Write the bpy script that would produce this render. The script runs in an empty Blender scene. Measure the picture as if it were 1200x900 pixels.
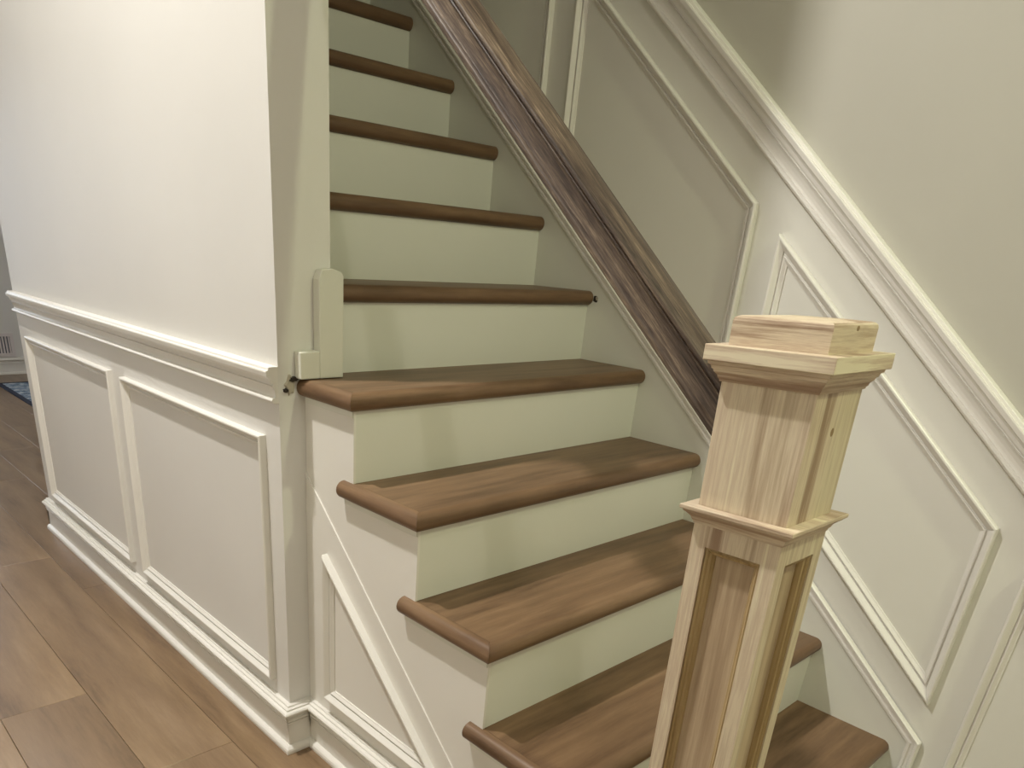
import bpy, bmesh, math, random
from mathutils import Vector, Matrix, Euler
random.seed(7)
C = bpy.context.scene.collection

# ---------------------------------------------------------------- camera
cd = bpy.data.cameras.new('camera'); cam = bpy.data.objects.new('camera', cd); C.objects.link(cam)
cam.location = (-0.87165, -0.15208, 1.22433)
cam.rotation_euler = (1.12610, -0.06131, -0.72381)
cd.sensor_width = 36; cd.lens = 874.36 * 36 / 1200
cd.shift_x = (600 - 526.06) / 1200; cd.shift_y = (710.98 - 450) / 1200
cd.clip_start = 0.02
bpy.context.scene.camera = cam

# ---------------------------------------------------------------- world, lights, exposure
w = bpy.data.worlds.new('world'); bpy.context.scene.world = w; w.use_nodes = True
w.node_tree.nodes['Background'].inputs[0].default_value = (0.62, 0.78, 1.0, 1)
w.node_tree.nodes['Background'].inputs[1].default_value = 1.0
vs = bpy.context.scene.view_settings
vs.view_transform = 'Standard'; vs.look = 'None'; vs.gamma = 1; vs.use_curve_mapping = False; vs.exposure = 0.0

def lamp(name, loc, power, col, size=0.09, spread=180, rot=(0, 0, 0)):
    l = bpy.data.lights.new(name, 'AREA'); l.shape = 'DISK'; l.size = size; l.energy = power; l.color = col
    l.spread = math.radians(spread)
    o = bpy.data.objects.new(name, l); C.objects.link(o); o.location = loc; o.rotation_euler = rot
    return o
lamp('hall_downlight', (-0.74, 1.62, 3.22), 68, (1.0, 0.972, 0.93), 0.09)
lamp('entry_downlight', (-0.58, -0.30, 3.22), 9, (1.0, 0.96, 0.85), 0.10)
lamp('foyer_downlight', (0.50, -1.10, 3.22), 30, (0.90, 0.97, 0.62), 0.14)
lamp('front_hall_downlight', (-0.9, -2.1, 3.22), 6, (1.0, 0.97, 0.85), 0.12)
lamp('far_hall_downlight', (-0.1, 5.2, 3.22), 15, (1.0, 0.97, 0.92), 0.12)
wl_ = lamp('window_daylight', (-0.65, 7.85, 1.4), 38, (0.80, 0.88, 1.0), 1.7, rot=(math.radians(90), 0, math.radians(180))); wl_.data.shape = 'SQUARE'

# ---------------------------------------------------------------- materials
def new_mat(name):
    m = bpy.data.materials.new(name); m.use_nodes = True
    nt = m.node_tree; b = nt.nodes['Principled BSDF']
    return m, nt, b
def N(nt, t, **kw):
    n = nt.nodes.new(t)
    for k, v in kw.items(): setattr(n, k, v)
    return n
def noise(nt, vec, scale, detail=3, rough=0.5):
    n = N(nt, 'ShaderNodeTexNoise'); n.inputs['Scale'].default_value = scale
    n.inputs['Detail'].default_value = detail; n.inputs['Roughness'].default_value = rough
    nt.links.new(vec, n.inputs['Vector']); return n.outputs['Fac']
def mapping(nt, scale, rot=(0, 0, 0), rand=False):
    tc = N(nt, 'ShaderNodeTexCoord'); mp = N(nt, 'ShaderNodeMapping')
    # rotate first, then stretch
    mr = N(nt, 'ShaderNodeMapping'); mr.inputs['Rotation'].default_value = rot
    nt.links.new(tc.outputs['Object'], mr.inputs['Vector'])
    mp.inputs['Scale'].default_value = scale
    nt.links.new(mr.outputs[0], mp.inputs['Vector'])
    if rand:
        oi = N(nt, 'ShaderNodeObjectInfo'); mu = N(nt, 'ShaderNodeMath', operation='MULTIPLY'); mu.inputs[1].default_value = 37.0
        nt.links.new(oi.outputs['Random'], mu.inputs[0])
        nt.links.new(mu.outputs[0], mp.inputs['Location'])
    return mp.outputs[0]
def ramp(nt, fac, stops):
    r = N(nt, 'ShaderNodeValToRGB'); e = r.color_ramp.elements
    while len(e) < len(stops): e.new(0.5)
    for i, (p, c) in enumerate(stops): e[i].position = p; e[i].color = (*c, 1)
    nt.links.new(fac, r.inputs[0]); return r.outputs[0]
def mix(nt, a, b, fac, mode='MIX'):
    m = N(nt, 'ShaderNodeMix', data_type='RGBA', blend_type=mode)
    for sock, v in ((m.inputs[6], a), (m.inputs[7], b), (m.inputs[0], fac)):
        if hasattr(v, 'is_linked') or hasattr(v, 'links'): nt.links.new(v, sock)
        elif isinstance(v, tuple): sock.default_value = (*v, 1)
        else: sock.default_value = v
    return m.outputs[2]
def bump(nt, b, h, s, d=0.002):
    n = N(nt, 'ShaderNodeBump'); n.inputs['Strength'].default_value = s; n.inputs['Distance'].default_value = d
    nt.links.new(h, n.inputs['Height']); nt.links.new(n.outputs[0], b.inputs['Normal'])

def paint(name, col, rough=0.45, var=0.03, spec=0.4):
    m, nt, b = new_mat(name)
    v = mapping(nt, (1, 1, 1))
    f = noise(nt, v, 3.0, 4)
    c = ramp(nt, f, [(0.3, tuple(x * (1 - var) for x in col)), (0.7, col)])
    nt.links.new(c, b.inputs['Base Color']); b.inputs['Roughness'].default_value = rough
    b.inputs['Specular IOR Level'].default_value = spec
    bump(nt, b, noise(nt, v, 220, 2), 0.12, 0.0006)
    return m
def wood(name, stops, scale, rot=(0, 0, 0), rough=0.4, rand=True, fine=0.18, bumps=0.15, blotch=None, spec=0.35):
    """scale stretches the noise: small along the grain, large across it."""
    m, nt, b = new_mat(name)
    v = mapping(nt, scale, rot, rand)
    d = noise(nt, v, 0.35, 2)
    f = noise(nt, v, 1.0, 6, 0.62)
    v2 = mapping(nt, tuple(s * 5 for s in scale), rot, rand)
    f2 = noise(nt, v2, 1.6, 4, 0.7)
    a = N(nt, 'ShaderNodeMath', operation='MULTIPLY_ADD'); nt.links.new(f2, a.inputs[0]); a.inputs[1].default_value = fine
    nt.links.new(f, a.inputs[2])
    s = N(nt, 'ShaderNodeMath', operation='MULTIPLY_ADD'); nt.links.new(d, s.inputs[0]); s.inputs[1].default_value = 0.35
    nt.links.new(a.outputs[0], s.inputs[2])
    t = N(nt, 'ShaderNodeMath', operation='SUBTRACT'); nt.links.new(s.outputs[0], t.inputs[0]); t.inputs[1].default_value = 0.175 + fine * 0.5
    c = ramp(nt, t.outputs[0], stops)
    if blotch:
        bv = mapping(nt, tuple(x * 0.12 for x in scale), rot, rand)
        c = mix(nt, c, blotch, ramp(nt, noise(nt, bv, 1.5, 2), [(0.45, (0, 0, 0)), (0.75, (0.55, 0.55, 0.55))]))
    nt.links.new(c, b.inputs['Base Color']); b.inputs['Roughness'].default_value = rough
    b.inputs['Specular IOR Level'].default_value = spec
    bump(nt, b, f2, bumps, 0.0005)
    return m, nt, b

TRIM = paint('white_trim_paint', (0.80, 0.775, 0.715), 0.32, 0.02, 0.5)
STAIR_WHITE = paint('stair_white_paint', (0.74, 0.735, 0.655), 0.4, 0.03)
CEIL = paint('ceiling_paint', (0.85, 0.83, 0.78), 0.8)
def two_tone(name, up, low, slope, z0):
    """wall paint above the chair rail, trim paint below it"""
    m, nt, b = new_mat(name)
    geo = N(nt, 'ShaderNodeNewGeometry'); sp = N(nt, 'ShaderNodeSeparateXYZ'); nt.links.new(geo.outputs['Position'], sp.inputs[0])
    mu = N(nt, 'ShaderNodeMath', operation='MULTIPLY_ADD'); nt.links.new(sp.outputs['Y'], mu.inputs[0]); mu.inputs[1].default_value = slope; mu.inputs[2].default_value = z0
    mx = N(nt, 'ShaderNodeMath', operation='MAXIMUM'); nt.links.new(mu.outputs[0], mx.inputs[0]); mx.inputs[1].default_value = z0
    gt = N(nt, 'ShaderNodeMath', operation='GREATER_THAN'); nt.links.new(sp.outputs['Z'], gt.inputs[0]); nt.links.new(mx.outputs[0], gt.inputs[1])
    v = mapping(nt, (1, 1, 1)); f = noise(nt, v, 2.5, 4)
    g = ramp(nt, f, [(0.3, (0.965, 0.965, 0.965)), (0.7, (1, 1, 1))])
    c = mix(nt, low, up, gt.outputs[0]); c = mix(nt, c, g, 1.0, 'MULTIPLY')
    nt.links.new(c, b.inputs['Base Color']); b.inputs['Roughness'].default_value = 0.5; b.inputs['Specular IOR Level'].default_value = 0.35
    bump(nt, b, noise(nt, v, 240, 2), 0.15, 0.0006)
    return m
HALL_WALL = two_tone('hall_wall_paint', (0.73, 0.71, 0.665), (0.75, 0.73, 0.69), 0.0, 0.95)
STAIR_WALL = two_tone('stair_wall_paint', (0.50, 0.48, 0.415), (0.76, 0.745, 0.675), 0.86, 0.755)
PATCH = paint('old_painted_block', (0.70, 0.69, 0.60), 0.5, 0.05)
GAP, nt, b = new_mat('rough_broken_gap'); b.inputs['Base Color'].default_value = (0.03, 0.022, 0.016, 1); b.inputs['Roughness'].default_value = 0.9

TREAD_STOPS = [(0.30, (0.100, 0.056, 0.029)), (0.44, (0.150, 0.087, 0.047)), (0.56, (0.184, 0.109, 0.059)), (0.74, (0.240, 0.148, 0.083))]
TREAD, _, _ = wood('oak_tread', TREAD_STOPS, (3.2, 34, 34), rough=0.42, blotch=(0.118, 0.066, 0.035))
TREAD_END, _, _ = wood('oak_tread_end_grain_return', TREAD_STOPS, (34, 3.2, 34), rough=0.42)
RAIL, rnt, rb = wood('weathered_oak_rail', [(0.30, (0.026, 0.017, 0.012)), (0.44, (0.070, 0.047, 0.034)), (0.58, (0.125, 0.090, 0.062)), (0.76, (0.30, 0.225, 0.155))],
                     (70, 3.5, 70), rot=(-math.atan(0.86), 0, 0), rough=0.5, rand=False, fine=0.5, bumps=0.5)
NEWEL_STOPS = [(0.34, (0.33, 0.225, 0.15)), (0.44, (0.50, 0.385, 0.275)), (0.52, (0.68, 0.575, 0.425)), (0.58, (0.56, 0.435, 0.32)), (0.68, (0.76, 0.68, 0.50))]
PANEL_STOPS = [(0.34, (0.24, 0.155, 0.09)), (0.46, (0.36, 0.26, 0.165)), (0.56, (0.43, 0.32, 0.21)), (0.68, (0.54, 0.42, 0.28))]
NEWEL, nnt, nb = wood('raw_poplar', NEWEL_STOPS, (42, 42, 1.6), rough=0.6, rand=True, fine=0.2, bumps=0.1, blotch=(0.64, 0.60, 0.40))
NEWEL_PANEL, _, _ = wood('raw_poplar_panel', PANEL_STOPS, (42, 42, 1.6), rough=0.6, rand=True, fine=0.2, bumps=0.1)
NEWEL_H, _, _ = wood('raw_poplar_across', NEWEL_STOPS, (24, 2.5, 50), rough=0.6, rand=True, fine=0.16, bumps=0.1)
NEWEL_HX, _, _ = wood('raw_poplar_across_front', NEWEL_STOPS, (2.5, 24, 50), rough=0.6, rand=True, fine=0.16, bumps=0.1)
NEWEL_TOP, _, _ = wood('raw_poplar_top_block', NEWEL_STOPS, (16, 3.0, 95), rough=0.62, rand=True, fine=0.3, bumps=0.15)
NEWEL_BEAD, _, _ = wood('golden_panel_bead', [(0.32, (0.24, 0.155, 0.065)), (0.5, (0.40, 0.285, 0.14)), (0.70, (0.52, 0.40, 0.22))], (60, 60, 2.0), rough=0.5)
KNOT, knt, kb = new_mat('wood_knot'); kb.inputs['Base Color'].default_value = (0.30, 0.20, 0.10, 1); kb.inputs['Roughness'].default_value = 0.7
FLOOR_STOPS = [(0.28, (0.115, 0.070, 0.038)), (0.42, (0.205, 0.130, 0.070)), (0.58, (0.262, 0.172, 0.096)), (0.76, (0.335, 0.230, 0.138))]
PLANK, _, _ = wood('floor_plank_wood', FLOOR_STOPS, (16, 2.0, 16), rough=0.30, blotch=(0.135, 0.084, 0.047), fine=0.22, spec=0.7)
SUBFLOOR, nt, b = new_mat('subfloor'); b.inputs['Base Color'].default_value = (0.06, 0.04, 0.028, 1)
RUG, nt, b = new_mat('rug_pile')
v = mapping(nt, (1, 1, 1)); c = ramp(nt, noise(nt, v, 16, 5, 0.75), [(0.36, (0.05, 0.08, 0.13)), (0.5, (0.22, 0.29, 0.37)), (0.62, (0.58, 0.60, 0.60))])
nt.links.new(c, b.inputs['Base Color']); b.inputs['Roughness'].default_value = 0.95; bump(nt, b, noise(nt, v, 300), 0.6, 0.003)
RUGB, nt, b = new_mat('rug_border'); b.inputs['Base Color'].default_value = (0.018, 0.024, 0.045, 1); b.inputs['Roughness'].default_value = 0.95
VENT, nt, b = new_mat('vent_enamel'); b.inputs['Base Color'].default_value = (0.72, 0.66, 0.64, 1); b.inputs['Roughness'].default_value = 0.4
DARK, nt, b = new_mat('dark_duct'); b.inputs['Base Color'].default_value = (0.10, 0.10, 0.12, 1)
PUTTY = paint('torn_plaster', (0.52, 0.46, 0.37), 0.9, 0.3)
GLASS, nt, b = new_mat('window_glass'); b.inputs['Transmission Weight'].default_value = 1; b.inputs['Roughness'].default_value = 0.0; b.inputs['IOR'].default_value = 1.1

# ---------------------------------------------------------------- mesh helpers
def obj(name, bm, mat, parent=None, smooth=False):
    bmesh.ops.recalc_face_normals(bm, faces=bm.faces[:])
    me = bpy.data.meshes.new(name); bm.to_mesh(me); bm.free()
    if smooth:
        for p in me.polygons: p.use_smooth = True
        me.set_sharp_from_angle(angle=math.radians(38))
    me.materials.append(mat)
    o = bpy.data.objects.new(name, me); C.objects.link(o)
    if parent:
        o.parent = parent
        if smooth != 'local':
            pass
    return o
def shift(bm, off):
    bmesh.ops.translate(bm, verts=bm.verts[:], vec=-Vector(off)); return bm
def add_box(bm, x0, x1, y0, y1, z0, z1, bevel=0.0, seg=2):
    vs_ = [bm.verts.new((x, y, z)) for x in (x0, x1) for y in (y0, y1) for z in (z0, z1)]
    fs = [bm.faces.new([vs_[i] for i in f]) for f in ((0, 1, 3, 2), (4, 6, 7, 5), (0, 4, 5, 1), (2, 3, 7, 6), (0, 2, 6, 4), (1, 5, 7, 3))]
    if bevel > 0:
        es = list({e for f in fs for e in f.edges})
        bmesh.ops.bevel(bm, geom=es, offset=bevel, segments=seg, affect='EDGES', profile=0.5)
    return bm
def box(*a, **k): return add_box(bmesh.new(), *a, **k)
def loft(rings, bm=None, caps=True):
    """rings: list of equal-length closed loops of 3D points"""
    bm = bm or bmesh.new(); R = [[bm.verts.new(p) for p in r] for r in rings]; n = len(rings[0])
    for a, b_ in zip(R, R[1:]):
        for i in range(n):
            j = (i + 1) % n
            try: bm.faces.new((a[i], a[j], b_[j], b_[i]))
            except ValueError: pass
    if caps:
        for r in (R[0], R[-1]):
            f = bm.faces.new(r); 
        bmesh.ops.triangulate(bm, faces=[f for f in bm.faces if len(f.verts) > 4], ngon_method='EAR_CLIP')
    return bm
def prism_x(poly, x0, x1, bm=None):      # poly in (y, z)
    return loft([[(x0, y, z) for y, z in poly], [(x1, y, z) for y, z in poly]], bm)
def struct(o, label=None):
    o['kind'] = 'structure'
    if label: o['label'] = label
    return o
def thing(name, label, cat, loc=(0, 0, 0), rot=None):
    o = bpy.data.objects.new(name, None); C.objects.link(o); o.location = loc; o.empty_display_size = 0.05
    if rot is not None: o.rotation_mode = 'XYZ'; o.rotation_euler = rot
    o['label'] = label; o['category'] = cat
    return o

# mouldings lying on a plane that faces -X (u = Y, v = Z, projection towards -X)
PANEL_PROF = [(0, -0.001), (0, 0.0150), (0.0020, 0.0175), (0.0050, 0.0180), (0.0075, 0.0165), (0.0165, 0.0080), (0.0170, 0.0045), (0.0200, 0.0045), (0.0202, 0.0085), (0.0225, 0.0090), (0.0285, 0.0040), (0.0310, 0.0030), (0.0315, -0.001)]
RAIL_PROF = [(0, -0.001), (0, 0.0100), (0.0025, 0.0150), (0.0060, 0.0170), (0.0095, 0.0160), (0.0115, 0.0130), (0.0120, 0.0080), (0.0170, 0.0075), (0.0240, 0.0085), (0.0320, 0.0115), (0.0375, 0.0160), (0.0380, 0.0120), (0.0425, 0.0120), (0.0430, 0.0180), (0.0500, 0.0190), (0.0550, 0.0225), (0.0570, 0.0275), (0.0660, 0.0290), (0.0690, 0.0280), (0.0695, 0.0235), (0.0745, 0.0225), (0.0762, 0.0195), (0.0765, -0.001)]
CAP_PROF = [(0, -0.001), (0, 0.006), (0.003, 0.0095), (0.008, 0.0100), (0.0105, 0.0065), (0.0165, 0.0060), (0.0190, 0.0120), (0.0245, 0.0130), (0.0280, 0.0080), (0.0285, -0.001)]
def sweep2d(path, prof, x0, closed=False):
    """path in (y, z); w is measured to the LEFT of travel, mitred at the corners; returns one bmesh per segment"""
    n = len(path); P = [Vector(q) for q in path]; out = []
    def nrm(a, b_): d = (b_ - a).normalized(); return Vector((-d.y, d.x))
    M = []
    for i in range(n):
        if closed or 0 < i < n - 1:
            n1 = nrm(P[i - 1], P[i]); n2 = nrm(P[i], P[(i + 1) % n]); m = (n1 + n2); m = m / m.dot(n1)
        elif i == 0: m = nrm(P[0], P[1])
        else: m = nrm(P[n - 2], P[n - 1])
        M.append(m)
    for i in range(n if closed else n - 1):
        j = (i + 1) % n; ring = []
        g = (P[j] - P[i]).normalized() * 0.0002
        for k, s in ((i, 1), (j, -1)):
            ring.append([(x0 - d, P[k].x + M[k].x * w_ + s * g.x, P[k].y + M[k].y * w_ + s * g.y) for w_, d in prof])
        bm = loft(ring, caps=False)
        for rg_ in ring:                      # end caps as strips down to the wall plane
            for q in range(1, len(rg_) - 2):
                a_, b_ = rg_[q], rg_[q + 1]
                if abs(prof[q][0] - prof[q + 1][0]) < 1e-7: continue
                bm.faces.new([bm.verts.new(v_) for v_ in (a_, b_, (x0 + 0.001, b_[1], b_[2]), (x0 + 0.001, a_[1], a_[2]))])
        out.append(bm)
    return out
def frame(poly, x0, parent, mat=None):
    a = sum(poly[i][0] * poly[(i + 1) % len(poly)][1] - poly[(i + 1) % len(poly)][0] * poly[i][1] for i in range(len(poly)))
    if a < 0: poly = poly[::-1]
    for bm in sweep2d(poly, PANEL_PROF, x0, True): obj('panel_moulding', bm, mat or TRIM, parent)

def sweep_xy(path, prof, z=0):
    """path in (x, y); prof (d, z): d to the RIGHT of travel, mitred; one bmesh per segment"""
    n = len(path); P = [Vector(q) for q in path]; M = []
    def nrm(a, b_): d = (b_ - a).normalized(); return Vector((d.y, -d.x))
    for i in range(n):
        if i == 0: m = nrm(P[0], P[1])
        elif i == n - 1: m = nrm(P[n - 2], P[n - 1])
        else:
            n1 = nrm(P[i - 1], P[i]); n2 = nrm(P[i], P[i + 1]); m = (n1 + n2); m = m / m.dot(n1)
        M.append(m)
    return [loft([[(P[k].x + M[k].x * d, P[k].y + M[k].y * d, zz + z) for d, zz in prof] for k in (i, i + 1)]) for i in range(n - 1)]
BASE_PROF = [(-0.001, 0), (0.012, 0), (0.012, 0.086), (0.0165, 0.0862), (0.0170, 0.0900), (0.0130, 0.0915), (0.0130, 0.0945), (0.0185, 0.0950), (0.0190, 0.1000), (0.0155, 0.1040), (0.0155, 0.1100), (0.0185, 0.1160), (0.0270, 0.1200), (0.0300, 0.1205), (0.0305, 0.1250), (0.0280, 0.1285), (0.0200, 0.1295), (0.0198, 0.1340), (0.0125, 0.1350), (0.0115, 0.1395), (-0.001, 0.1400)]
SHOE_PROF = [(0.010, 0), (0.0260, 0), (0.0265, 0.008), (0.0245, 0.0140), (0.0200, 0.0180), (0.0150, 0.0200), (0.010, 0.0200)]

# ---------------------------------------------------------------- layout (metres)
TZ = 0.005                             # tread tops sit a little proud of the module
r, g, t = 0.19, 0.221, 0.038           # rise, run, tread thickness
O = 0.0179                             # riser face behind the nosing
W = 1.0063                             # skirt board face, right
WF = W + 0.008                         # right wall face
OL = 0.0208                            # stringer face, left
XA = -0.0438                           # hall wall face
XB = 0.089                             # stair side of the hall wall
YE = 1.310                             # end face of the hall wall
YF = 3.350                             # far end of the hall wall
B_ = 0.2736
HC = 3.25                              # hall ceiling
ZU = 4.80                              # stairwell ceiling

# ---------------------------------------------------------------- walls, floor, ceiling
wl = struct(obj('wall_left', box(XA, XB, YE, YF, 0, ZU), HALL_WALL))
wr = struct(obj('wall_right', box(WF, WF + 0.12, -2.6, YF + 0.1, 0, ZU), STAIR_WALL))
bm = bmesh.new(); add_box(bm, -2.2, -1.5, 7.543, 7.66, 0, HC); add_box(bm, 0.2, 3.3, 7.543, 7.66, 0, HC); add_box(bm, -1.5, 0.2, 7.543, 7.66, 0, 0.5); add_box(bm, -1.5, 0.2, 7.543, 7.66, 2.3, HC)
wf = struct(obj('wall_far', bm, HALL_WALL))
struct(obj('wall_back', box(-2.2, WF, -2.72, -2.6, 0, HC), HALL_WALL))
struct(obj('wall_outer', box(-2.32, -2.2, -2.72, 7.66, 0, HC), HALL_WALL))
wb = bmesh.new()               # window beyond the left edge of the frame
add_box(wb, -1.5, 0.2, 7.57, 7.63, 0.5, 0.55); add_box(wb, -1.5, 0.2, 7.57, 7.63, 2.25, 2.3); add_box(wb, -1.5, -1.45, 7.57, 7.63, 0.55, 2.25)
add_box(wb, 0.15, 0.2, 7.57, 7.63, 0.55, 2.25); add_box(wb, -0.67, -0.63, 7.57, 7.63, 0.55, 2.25)
win = struct(obj('window_1', wb, TRIM))
obj('pane', box(-1.45, -0.67, 7.598, 7.602, 0.55, 2.25), GLASS, win); obj('pane', box(-0.63, 0.15, 7.598, 7.602, 0.55, 2.25), GLASS, win)
struct(obj('wall_room_side', box(3.3, 3.42, 3.23, 7.66, 0, HC), HALL_WALL))
struct(obj('wall_room_near', box(WF + 0.12, 3.3, 3.23, 3.35, 0, HC), HALL_WALL))
struct(obj('wall_stair_end', box(XB, WF, YF, YF + 0.1, 0, ZU), STAIR_WALL))
uw = bmesh.new()
add_box(uw, XB - 0.13, XB, 0.35, YE, HC + 0.1, ZU); add_box(uw, XB, WF, 0.25, 0.35, HC + 0.1, ZU); 
struct(obj('wall_upper', uw, STAIR_WALL))
cb = bmesh.new()
add_box(cb, -2.32, XA, -2.72, 7.66, HC, HC + 0.1); add_box(cb, XA, XB, -2.72, YE, HC, HC + 0.1); add_box(cb, XB, WF, -2.72, 0.35, HC, HC + 0.1)
add_box(cb, XA, 3.42, YF + 0.1, 7.66, HC, HC + 0.1); add_box(cb, XA, XB, YF, YF + 0.1, HC, HC + 0.1)
struct(obj('ceiling', cb, CEIL))
struct(obj('ceiling_stairwell', box(XB - 0.13, WF + 0.12, 0.25, YF + 0.1, ZU, ZU + 0.1), CEIL))
fl = struct(obj('floor', box(-2.32, 3.42, -2.72, 7.66, -0.08, -0.011), SUBFLOOR))
PW = 0.225; x_first = -0.605 - 7 * PW; pl_cache = {}
joint = {7: 1.885, 8: 1.425, 6: 0.9, 9: 2.62}
for i in range(25):
    x0 = x_first + i * PW; x1 = x0 + PW
    if x0 < -2.2: x0 = -2.2
    if x0 > 3.25: break
    j0 = joint.get(i, 1.885 + (i * 0.61) % 1.575)
    ys = [j0 + k * 1.575 for k in range(-4, 5)]
    for ya, yb in zip(ys, ys[1:]):
        spans = [(-2.6, 7.543)] if x0 < XA else ([(-2.6, 0.19), (YF, 7.543)] if x0 < WF - 0.1 else [(YF, 7.543)])
        for s0, s1 in spans:
            a, b2 = max(ya, s0), min(yb, s1)
            if b2 - a < 0.02: continue
            xx1 = min(x1, WF) if a < 0.19 and x0 > XA else min(x1, 3.3)
            e = 0.0005
            dz = random.uniform(-0.0002, 0.0)
            bm = bmesh.new(); bx0, bx1, by0, by1, c_ = x0 + e, xx1 - e, a + e, b2 - e, 0.0009
            lo = [(bx0, by0, -0.0108), (bx1, by0, -0.0108), (bx1, by1, -0.0108), (bx0, by1, -0.0108)]
            mid = [(x, y, dz - c_) for x, y, _ in lo]
            top = [(bx0 + c_, by0 + c_, dz), (bx1 - c_, by0 + c_, dz), (bx1 - c_, by1 - c_, dz), (bx0 + c_, by1 - c_, dz)]
            loft([lo, mid, top], bm); obj('plank', bm, PLANK, fl)

# ---------------------------------------------------------------- hall wall trim
def chair_rail(path, x0, parent, name='chair_rail'):
    for bm in sweep2d(path, RAIL_PROF, x0): obj(name, bm, TRIM, parent)
chair_rail([(1.3102, 0.905), (3.34, 0.905)], XA, wl)
frame([(1.375, 0.183), (1.375, 0.823), (2.232, 0.823), (2.232, 0.183)], XA, wl)
frame([(2.335, 0.183), (2.335, 0.826), (3.225, 0.826), (3.225, 0.183)], XA, wl)
bpath = [(0.3, YF + 0.0), (XA, YF), (XA, YE), (OL, YE), (OL, 0.315)]
bpath = [(XA, YF), (XA, YE), (OL, YE), (OL - 0.0, 0.315)]
bb = None
for k, bm in enumerate(sweep_xy(bpath, BASE_PROF)):
    o = obj('baseboard_left', bm, TRIM); struct(o)
    if k == 0: bb = o
    sh = obj('shoe_moulding', sweep_xy(bpath, SHOE_PROF)[k], TRIM, o)
# far wall baseboard and vent
fb = struct(obj('baseboard_far', sweep_xy([(-2.2, 7.543), (3.3, 7.543)], BASE_PROF)[0], TRIM)); obj('shoe_moulding', sweep_xy([(-2.2, 7.543), (3.3, 7.543)], SHOE_PROF)[0], TRIM, fb)
vt = thing('air_vent', 'pale louvred air return grille low on the far wall above the baseboard', 'vent', (0.7, 7.54, 0.25))
vo = Vector(vt.location)
bm = bmesh.new()
for a in ((0.52, 0.885, 7.530, 7.5425, 0.318, 0.345), (0.52, 0.885, 7.530, 7.5425, 0.150, 0.178), (0.52, 0.547, 7.530, 7.5425, 0.178, 0.318), (0.858, 0.885, 7.530, 7.5425, 0.178, 0.318)): add_box(bm, *a)
obj('vent_frame', shift(bm, vo), VENT, vt)
obj('duct_opening', shift(box(0.547, 0.858, 7.540, 7.5425, 0.178, 0.318), vo), DARK, vt)
for k in range(13):
    x = 0.556 + k * 0.0238
    obj('slat', shift(box(x, x + 0.013, 7.532, 7.5395, 0.178, 0.318), vo), VENT, vt)
rg = thing('area_rug', 'blue and grey mottled area rug with a dark navy edge on the far floor', 'rug', (1.9, 5.6, 0))
obj('rug_field', shift(box(0.625, 3.15, 4.225, 7.025, 0.0, 0.010), rg.location), RUG, rg, )
bm = bmesh.new(); add_box(bm, 0.59, 0.625, 4.19, 7.06, 0, 0.011); add_box(bm, 3.15, 3.18, 4.19, 7.06, 0, 0.011); add_box(bm, 0.625, 3.15, 4.19, 4.225, 0, 0.011); add_box(bm, 0.625, 3.15, 7.025, 7.06, 0, 0.011)
obj('rug_border', shift(bm, rg.location), RUGB, rg)

# left-over block of the old newel on the end of the hall wall, standing on the fifth tread
def prism_y(poly, y0, y1): return loft([[(x, y0, z) for x, z in poly], [(x, y1, z) for x, z in poly]])
bm = bmesh.new()
for pl in ([(-0.004, 0.9565), (-0.004, 1.0125), (0.0445, 1.0135), (0.0445, 0.9565)],
           [(0.0445, 0.9565), (0.0445, 1.155), (0.052, 1.174), (0.078, 1.177), (0.101, 1.170), (0.106, 1.162), (0.1045, 0.9565)]):
    a_ = [bm.verts.new((x, 1.284, z)) for x, z in pl]; b_ = [bm.verts.new((x, 1.309 if x < XB + 0 and False else 1.3095, z)) for x, z in pl]
    bm.faces.new(a_); bm.faces.new(b_[::-1])
    for q in range(len(pl)): q2 = (q + 1) % len(pl); bm.faces.new((a_[q], a_[q2], b_[q2], b_[q]))
bk = obj('trim_1', bm, PATCH)
bmod = bk.modifiers.new('soft', 'BEVEL'); bmod.width = 0.0022; bmod.segments = 2
struct(bk)
# ragged tear in the plaster at the back end of the fifth tread
def ragged(name, x, y, z, rad, parent, mat, seed, flat='y', sx=1, sz=1, thick=0.004, mid=False):
    rs = random.Random(seed); n = 14; ring0, ring1 = [], []
    for k in range(n):
        a = 2 * math.pi * k / n; q = rad * rs.uniform(0.62, 1.1)
        dx, dz = q * math.cos(a) * sx, q * math.sin(a) * sz
        if flat == 'y': ring0.append((x + dx, y, z + dz)); ring1.append((x + dx * 0.8, y - thick, z + dz * 0.8))
        else: ring0.append((x, y + dx, z + dz)); ring1.append((x - thick, y + dx * 0.8, z + dz * 0.8))
    return obj(name, loft([ring0, ring1]), mat, parent)
ragged('torn_plaster', -0.017, YE + 0.001, 0.944, 0.018, wl, PUTTY, 3, sx=0.8, sz=1.35, thick=0.006)
ragged('plaster_gap', -0.009, YE + 0.001, 0.9545, 0.009, wl, GAP, 5, sx=1.6, sz=0.7, thick=0.0085)
ragged('plaster_gap', -0.028, YE + 0.001, 0.932, 0.006, wl, GAP, 8, thick=0.0082)

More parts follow.
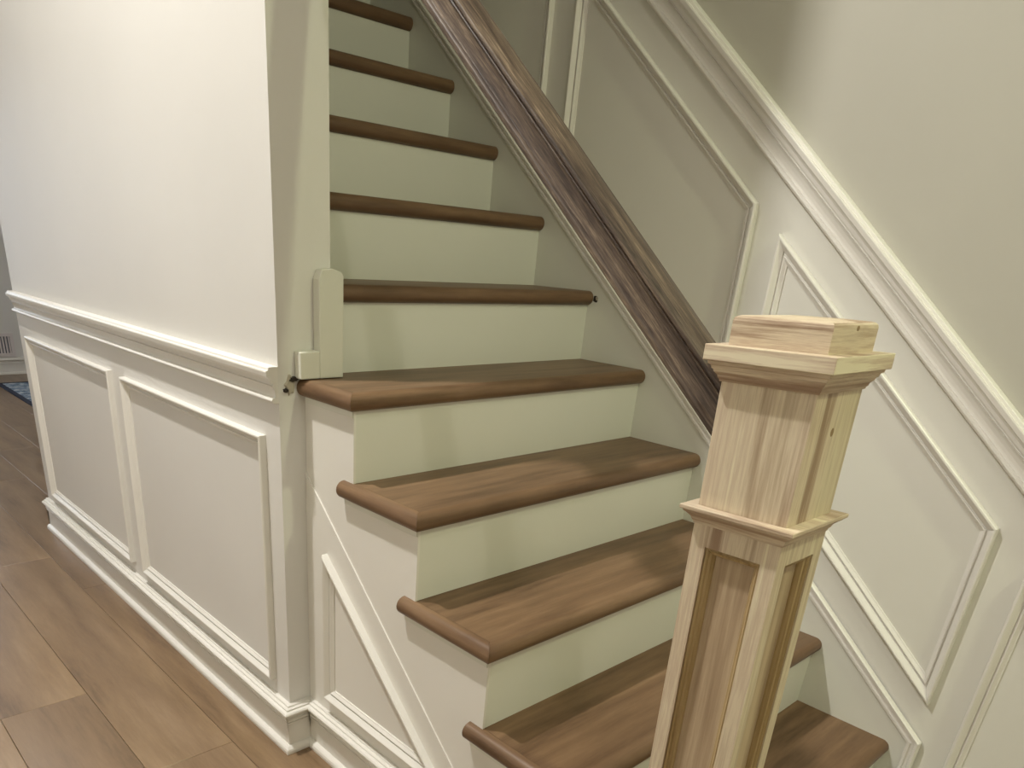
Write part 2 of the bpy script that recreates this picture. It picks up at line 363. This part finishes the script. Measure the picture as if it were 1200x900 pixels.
# ---------------------------------------------------------------- staircase
st = thing('staircase', 'straight staircase with brown wood treads and white risers climbing between two walls', 'staircase', (0.5, 0.24, 0))
S0 = Vector(st.location)
def sobj(name, bm, mat, parent=None, smooth=False):
    if parent is None or parent is st: return obj(name, shift(bm, S0), mat, st, smooth)
    return obj(name, shift(bm, S0), mat, parent, smooth)
def nose_profile(y0, y1, z1):
    """closed loop (y, z): half-round front"""
    R_ = t / 2; n = 10; pr = []
    for k in range(n + 1):
        a = -math.pi / 2 + math.pi * k / n
        pr.append((y0 + R_ - R_ * math.cos(a), z1 - R_ + R_ * math.sin(a)))
    pr.append((y1, z1)); pr.append((y1, z1 - t)); return pr
MI = 0.0245
for k in range(1, 14):
    y0, z1 = k * g, k * r + TZ
    y1 = (k + 1) * g + O + 0.001
    if k == 13: y1 = y0 + 0.1
    if k <= 5:
        e = 0.00025
        if k == 1:      # lowest tread is notched round the newel
            pr = nose_profile(y0, y1, z1)
            tr = sobj('stair_tread', loft([[(0.125, y, z) for y, z in pr], [(W - 0.0005, y, z) for y, z in pr]]), TREAD, smooth=True)
        else:
            pr = nose_profile(y0, y1, z1)
            Lr = []
            for y, z in pr:
                m = min(y - y0, MI); Lr.append((m + e, y, z))
            # split the flat top/bottom at the mitre end so that the seam runs straight
            pr2 = pr[:11] + [(y0 + MI, z1), (y1, z1), (y1, z1 - t), (y0 + MI, z1 - t)]
            if k == 5:
                pr2 = pr[:11] + [(y0 + MI, z1), (YE - 0.0005, z1), (YE - 0.0005, z1 - t), (y0 + MI, z1 - t)]
            bm = loft([[(min(y - y0, MI) + e, y, z) for y, z in pr2], [(W - 0.0005, y, z) for y, z in pr2]])
            if k == 5: add_box(bm, XB + 0.001, W - 0.0005, YE - 0.0005, y1, z1 - t, z1)
            tr = sobj('stair_tread', bm, TREAD, smooth=True)
            # mitred return nosing along the open left end
            yb = y0 + B_ if k < 5 else YE - 0.0005
            R_ = t / 2; cs = []
            for q in range(11):
                a = -math.pi / 2 + math.pi * q / 10
                cs.append((R_ - R_ * math.cos(a), z1 - R_ + R_ * math.sin(a)))
            cs += [(MI - e, z1), (MI - e, z1 - t)]
            bm = loft([[(x, y0 + x + e, z) for x, z in cs], [(x, yb, z) for x, z in cs]])
            sobj('return_nosing', bm, TREAD_END, tr, smooth=True)
            # thin cove strip under the return
            sobj('cove_strip', box(OL - 0.0035, OL, y0 + O + 0.001, yb - 0.006, z1 - t - 0.013, z1 - t - 0.0003, bevel=0.001), STAIR_WHITE, tr)
    else:
        pr = nose_profile(y0, y1, z1)
        tr = sobj('stair_tread', loft([[(XB + 0.0005, y, z) for y, z in pr], [(W - 0.0005, y, z) for y, z in pr]]), TREAD, smooth=True)
for k in range(1, 14):
    xa_ = (0.115 if k == 1 else OL + 0.0062) if k <= 5 else XB + 0.0005
    sobj('riser', box(xa_, W - 0.0005, k * g + O, k * g + O + 0.014, (k - 1) * r + TZ + 0.0003 if k > 1 else 0, k * r + TZ - t - 0.0002), STAIR_WHITE)
# cut stringer on the open side
bm = bmesh.new()
edges = [0.315] + [k * g + O - 0.0002 for k in range(2, 6)] + [YE - 0.0006]
prof = [(edges[0], 0)]
for i in range(5):
    z_ = (i + 1) * r + TZ - t - 0.0005
    prof += [(edges[i], z_), (edges[i + 1], z_)]
prof += [(edges[5], 0)]
f_ = [[bm.verts.new((x, y, z)) for y, z in prof] for x in (OL, OL + 0.006)]
for q in range(len(prof)):
    q2 = (q + 1) % len(prof); bm.faces.new((f_[0][q], f_[0][q2], f_[1][q2], f_[1][q]))
bm.faces.new(f_[0]); bm.faces.new(f_[1][::-1])
sg = sobj('stringer', bm, TRIM)
zl = lambda y: 0.742 - 0.894 * (YE - 0.003 - y)
bm = prism_x([(0.477, 0.0), (0.480, zl(0.480)), (YE - 0.0006, zl(YE)), (YE - 0.0006, 0)], OL - 0.0032, OL)
sobj('stringer_facing', bm, TRIM, sg)
# triangular panel moulding on the stringer
sl = 0.87
tri = [(1.222, 0.185), (1.222, 0.574), (0.775, 0.185)]
a = sum(tri[i][0] * tri[(i + 1) % 3][1] - tri[(i + 1) % 3][0] * tri[i][1] for i in range(3))
if a < 0: tri = tri[::-1]
for bm in sweep2d(tri, PANEL_PROF, OL - 0.003, True): sobj('panel_moulding', bm, TRIM, sg)
# landing at the top
sobj('landing', box(XB + 0.0005, W - 0.0005, 13 * g + 0.1, 3.345, 13 * r + TZ - t, 13 * r + TZ), TREAD)
# dark gap at the right end of the sixth nosing
# ---------------------------------------------------------------- right wall trim
skz = lambda y: 0.052 + 0.8535 * y
sk = obj('skirt_board', prism_x([(0.190, 0.0), (0.190, skz(0.19)), (3.15, skz(3.15)), (3.15, 13 * r - t - 0.002), (2.9, 2.2), (0.62, 0.0)], W, WF + 0.0005), STAIR_WHITE, wr)
for bm in sweep2d([(0.190, 0.13), (0.190, skz(0.19) + 0.0), (3.15, skz(3.15))][::-1], [(-w_, d) for w_, d in CAP_PROF], WF - 0.006): obj('skirt_cap', bm, TRIM, wr)
rb_ = struct(obj('baseboard_right', sweep_xy([(WF, 0.190), (WF, -2.6)], BASE_PROF)[0], TRIM)); obj('shoe_moulding', sweep_xy([(WF, 0.190), (WF, -2.6)], SHOE_PROF)[0], TRIM, rb_)
lz = lambda y: 0.711 + 0.86 * y
for bm in sweep2d([(-2.6, lz(0)), (0.0, lz(0)), (3.3, lz(3.3))], RAIL_PROF, WF): obj('chair_rail', bm, TRIM, wr)
def para(ya, yb, zt, zb, s=0.868): return [(ya, zb), (yb, zb + s * (yb - ya)), (yb, zt + s * (yb - ya)), (ya, zt)]
frame(para(0.177, 0.802, 0.767, 0.329), WF, wr)
frame(para(0.875, 1.510, 1.371, 0.935), WF, wr)
frame(para(1.600, 2.225, 2.000, 1.565), WF, wr)
frame(para(2.310, 2.935, 2.617, 2.180), WF, wr)
frame([(0.102, 0.175), (0.102, 0.700), (0.0, 0.611), (-0.60, 0.611), (-0.60, 0.175)], WF, wr)
frame([(-0.70, 0.175), (-0.70, 0.611), (-1.40, 0.611), (-1.40, 0.175)], WF, wr)
# dark ragged gap in the skirt board at the end of the sixth nosing
ragged('nosing_gap', W + 0.0005, 6 * g - 0.008, 6 * r - 0.016, 0.011, wr, GAP, 11, flat='x', sx=0.9, sz=1.1, thick=0.0016)
ragged('nosing_gap', W + 0.0005, 6 * g - 0.013, 6 * r - 0.013, 0.007, wr, PUTTY, 12, flat='x', sx=0.7, sz=1.1, thick=0.0024)

# ---------------------------------------------------------------- handrail
hr = thing('handrail', 'weathered dark oak handrail sloping up from the raw newel post across the stairs', 'handrail', (0.05, 0.32, 1.04))
H0 = Vector(hr.location); sl = r / g
half = [(0.0285, 1.0290), (0.0300, 1.0310), (0.0303, 1.0380), (0.0295, 1.0402), (0.0262, 1.0425), (0.0248, 1.0432), (0.0240, 1.0450), (0.0240, 1.0730), (0.0262, 1.0745), (0.0268, 1.0770), (0.0255, 1.0790), (0.0275, 1.0805), (0.0300, 1.0840), (0.0302, 1.0870), (0.0290, 1.0900), (0.0255, 1.0915), (0.0248, 1.0908), (0.0228, 1.0925), (0.012, 1.0950), (0.0, 1.0960)]
sec = [(0.05 - x, z) for x, z in half] + [(0.05 + x, z) for x, z in half[-2::-1]]
ring = []
for k in range(13):
    y = 0.3185 + (YE - 0.001 - 0.3185) * k / 12
    ring.append([(x, y, z + sl * (y - 0.33)) for x, z in sec])
obj('rail', shift(loft(ring), H0), RAIL, hr, smooth=True)

# ---------------------------------------------------------------- newel post
a0, b0, c0, d0, e0 = 0.0588, 0.0592, 0.0778, 0.0753, 0.0586
nw = thing('newel_post', 'raw unfinished poplar box newel post with recessed panels and a square cap', 'newel post', (0.05, 0.2542, 0.9), (-0.0278, 0.0014, -0.0098))
def sq(h, z): return [(-h, -h, z), (h, -h, z), (h, h, z), (-h, h, z)]
def no(name, bm, mat, parent=nw, smooth=False, bev=0.0):
    o = obj(name, bm, mat, parent, smooth)
    if mat in (NEWEL_H, NEWEL_TOP):
        o.data.materials.append(NEWEL_HX)
        for p in o.data.polygons:
            if abs(p.normal.y) > abs(p.normal.x) + 0.01 and abs(p.normal.z) < 0.9: p.material_index = 1
    if bev: m_ = o.modifiers.new('edge', 'BEVEL'); m_.width = bev; m_.segments = 2; m_.limit_method = 'ANGLE'
    return o
ZB = -0.902     # foot of the post on the floor
op, zt, rec = 0.0380, 0.0005, 0.0135
zb0 = -0.78
# lower shaft: core + stiles and rails around recessed panels on four sides
def side(rotk, fn):
    """fn builds in a frame where the face looks to -Y; rotk quarter turns"""
    bm = fn(); bmesh.ops.rotate(bm, verts=bm.verts[:], cent=(0, 0, 0), matrix=Matrix.Rotation(rotk * math.pi / 2, 3, 'Z')); return bm
body = bmesh.new()
i_ = b0 - rec
for sx_ in (-1, 1):
    for sy_ in (-1, 1):
        x_ = sorted((sx_ * op, sx_ * b0)); y_ = sorted((sy_ * op, sy_ * b0))
        add_box(body, x_[0], x_[1], y_[0], y_[1], ZB, 0.034)
for sy_ in (-1, 1):
    y_ = sorted((sy_ * op, sy_ * b0))
    add_box(body, -op, op, y_[0], y_[1], zt, 0.034); add_box(body, -op, op, y_[0], y_[1], ZB, zb0)
    add_box(body, y_[0], y_[1], -op, op, zt, 0.034); add_box(body, y_[0], y_[1], -op, op, ZB, zb0)
no('lower_box', body, NEWEL)
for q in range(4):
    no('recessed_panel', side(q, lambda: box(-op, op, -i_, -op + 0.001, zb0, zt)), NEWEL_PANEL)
    def bead():
        pf = [(0, 0.0), (0, 0.0105), (0.0025, 0.0120), (0.0045, 0.0100), (0.0055, 0.0078), (0.0085, 0.0070), (0.0105, 0.0030), (0.0110, 0.0)]
        bm = bmesh.new(); P = [(-op, zb0), (op, zb0), (op, zt), (-op, zt)]
        D = [(1, 1), (-1, 1), (-1, -1), (1, -1)]
        for i in range(4):
            j = (i + 1) % 4
            loft([[(P[k][0] + D[k][0] * w_, -i_ - d, P[k][1] + D[k][1] * w_) for w_, d in pf] for k in (i, j)], bm)
        return bm
    no('panel_bead', side(q, bead), NEWEL_BEAD)
collar = [(b0, 0.0285), (0.0603, 0.0290), (0.0608, 0.0315), (0.0622, 0.0330), (0.0640, 0.0375), (0.0690, 0.0425), (0.0715, 0.0440), (0.0718, 0.0460), (0.0742, 0.0468), (0.0753, 0.0480), (0.0753, 0.0518), (0.0745, 0.0526), (0.050, 0.0526)]
no('collar', loft([sq(h, z) for h, z in collar]), NEWEL_H)
no('upper_box', box(-a0, a0, -a0, a0, 0.0520, 0.2290, bevel=0.0012), NEWEL)
capm = [(0.0560, 0.2050), (0.0605, 0.2055), (0.0612, 0.2080), (0.0625, 0.2095), (0.0632, 0.2125), (0.0668, 0.2165), (0.0675, 0.2190), (0.0690, 0.2200), (0.0700, 0.2235), (0.0728, 0.2252), (0.0732, 0.2290), (0.0560, 0.2290)]
no('cap_moulding', loft([sq(h, z) for h, z in capm]), NEWEL_H)
no('cap_slab', box(-c0, c0, -c0, c0, 0.2292, 0.2471, bevel=0.0010), NEWEL_H)
# slightly domed block on top
bm = bmesh.new(); nn = 12; R3 = []
for zz, hh in ((0.2471, e0), (0.2735, e0), (0.2770, e0 - 0.0008), (0.2790, e0 - 0.003), (0.2800, e0 - 0.007), (0.2815, e0 - 0.03)): R3.append(sq(hh, zz))
top_block = no('top_block', loft(R3), NEWEL_TOP)
def knot(x, z, rx, rz, y, parent=nw):
    bm = bmesh.new(); n = 12
    loft([[(x + rx * math.cos(2 * math.pi * k / n), y, z + rz * math.sin(2 * math.pi * k / n)) for k in range(n)],
          [(x + rx * 0.8 * math.cos(2 * math.pi * k / n), y - 0.0003, z + rz * 0.8 * math.sin(2 * math.pi * k / n)) for k in range(n)]], bm)
    return no('knot', bm, KNOT, parent)
knot(0.0021, 0.1593, 0.0042, 0.0052, -a0)
knot(0.0030, 0.2735, 0.0036, 0.0030, -e0)
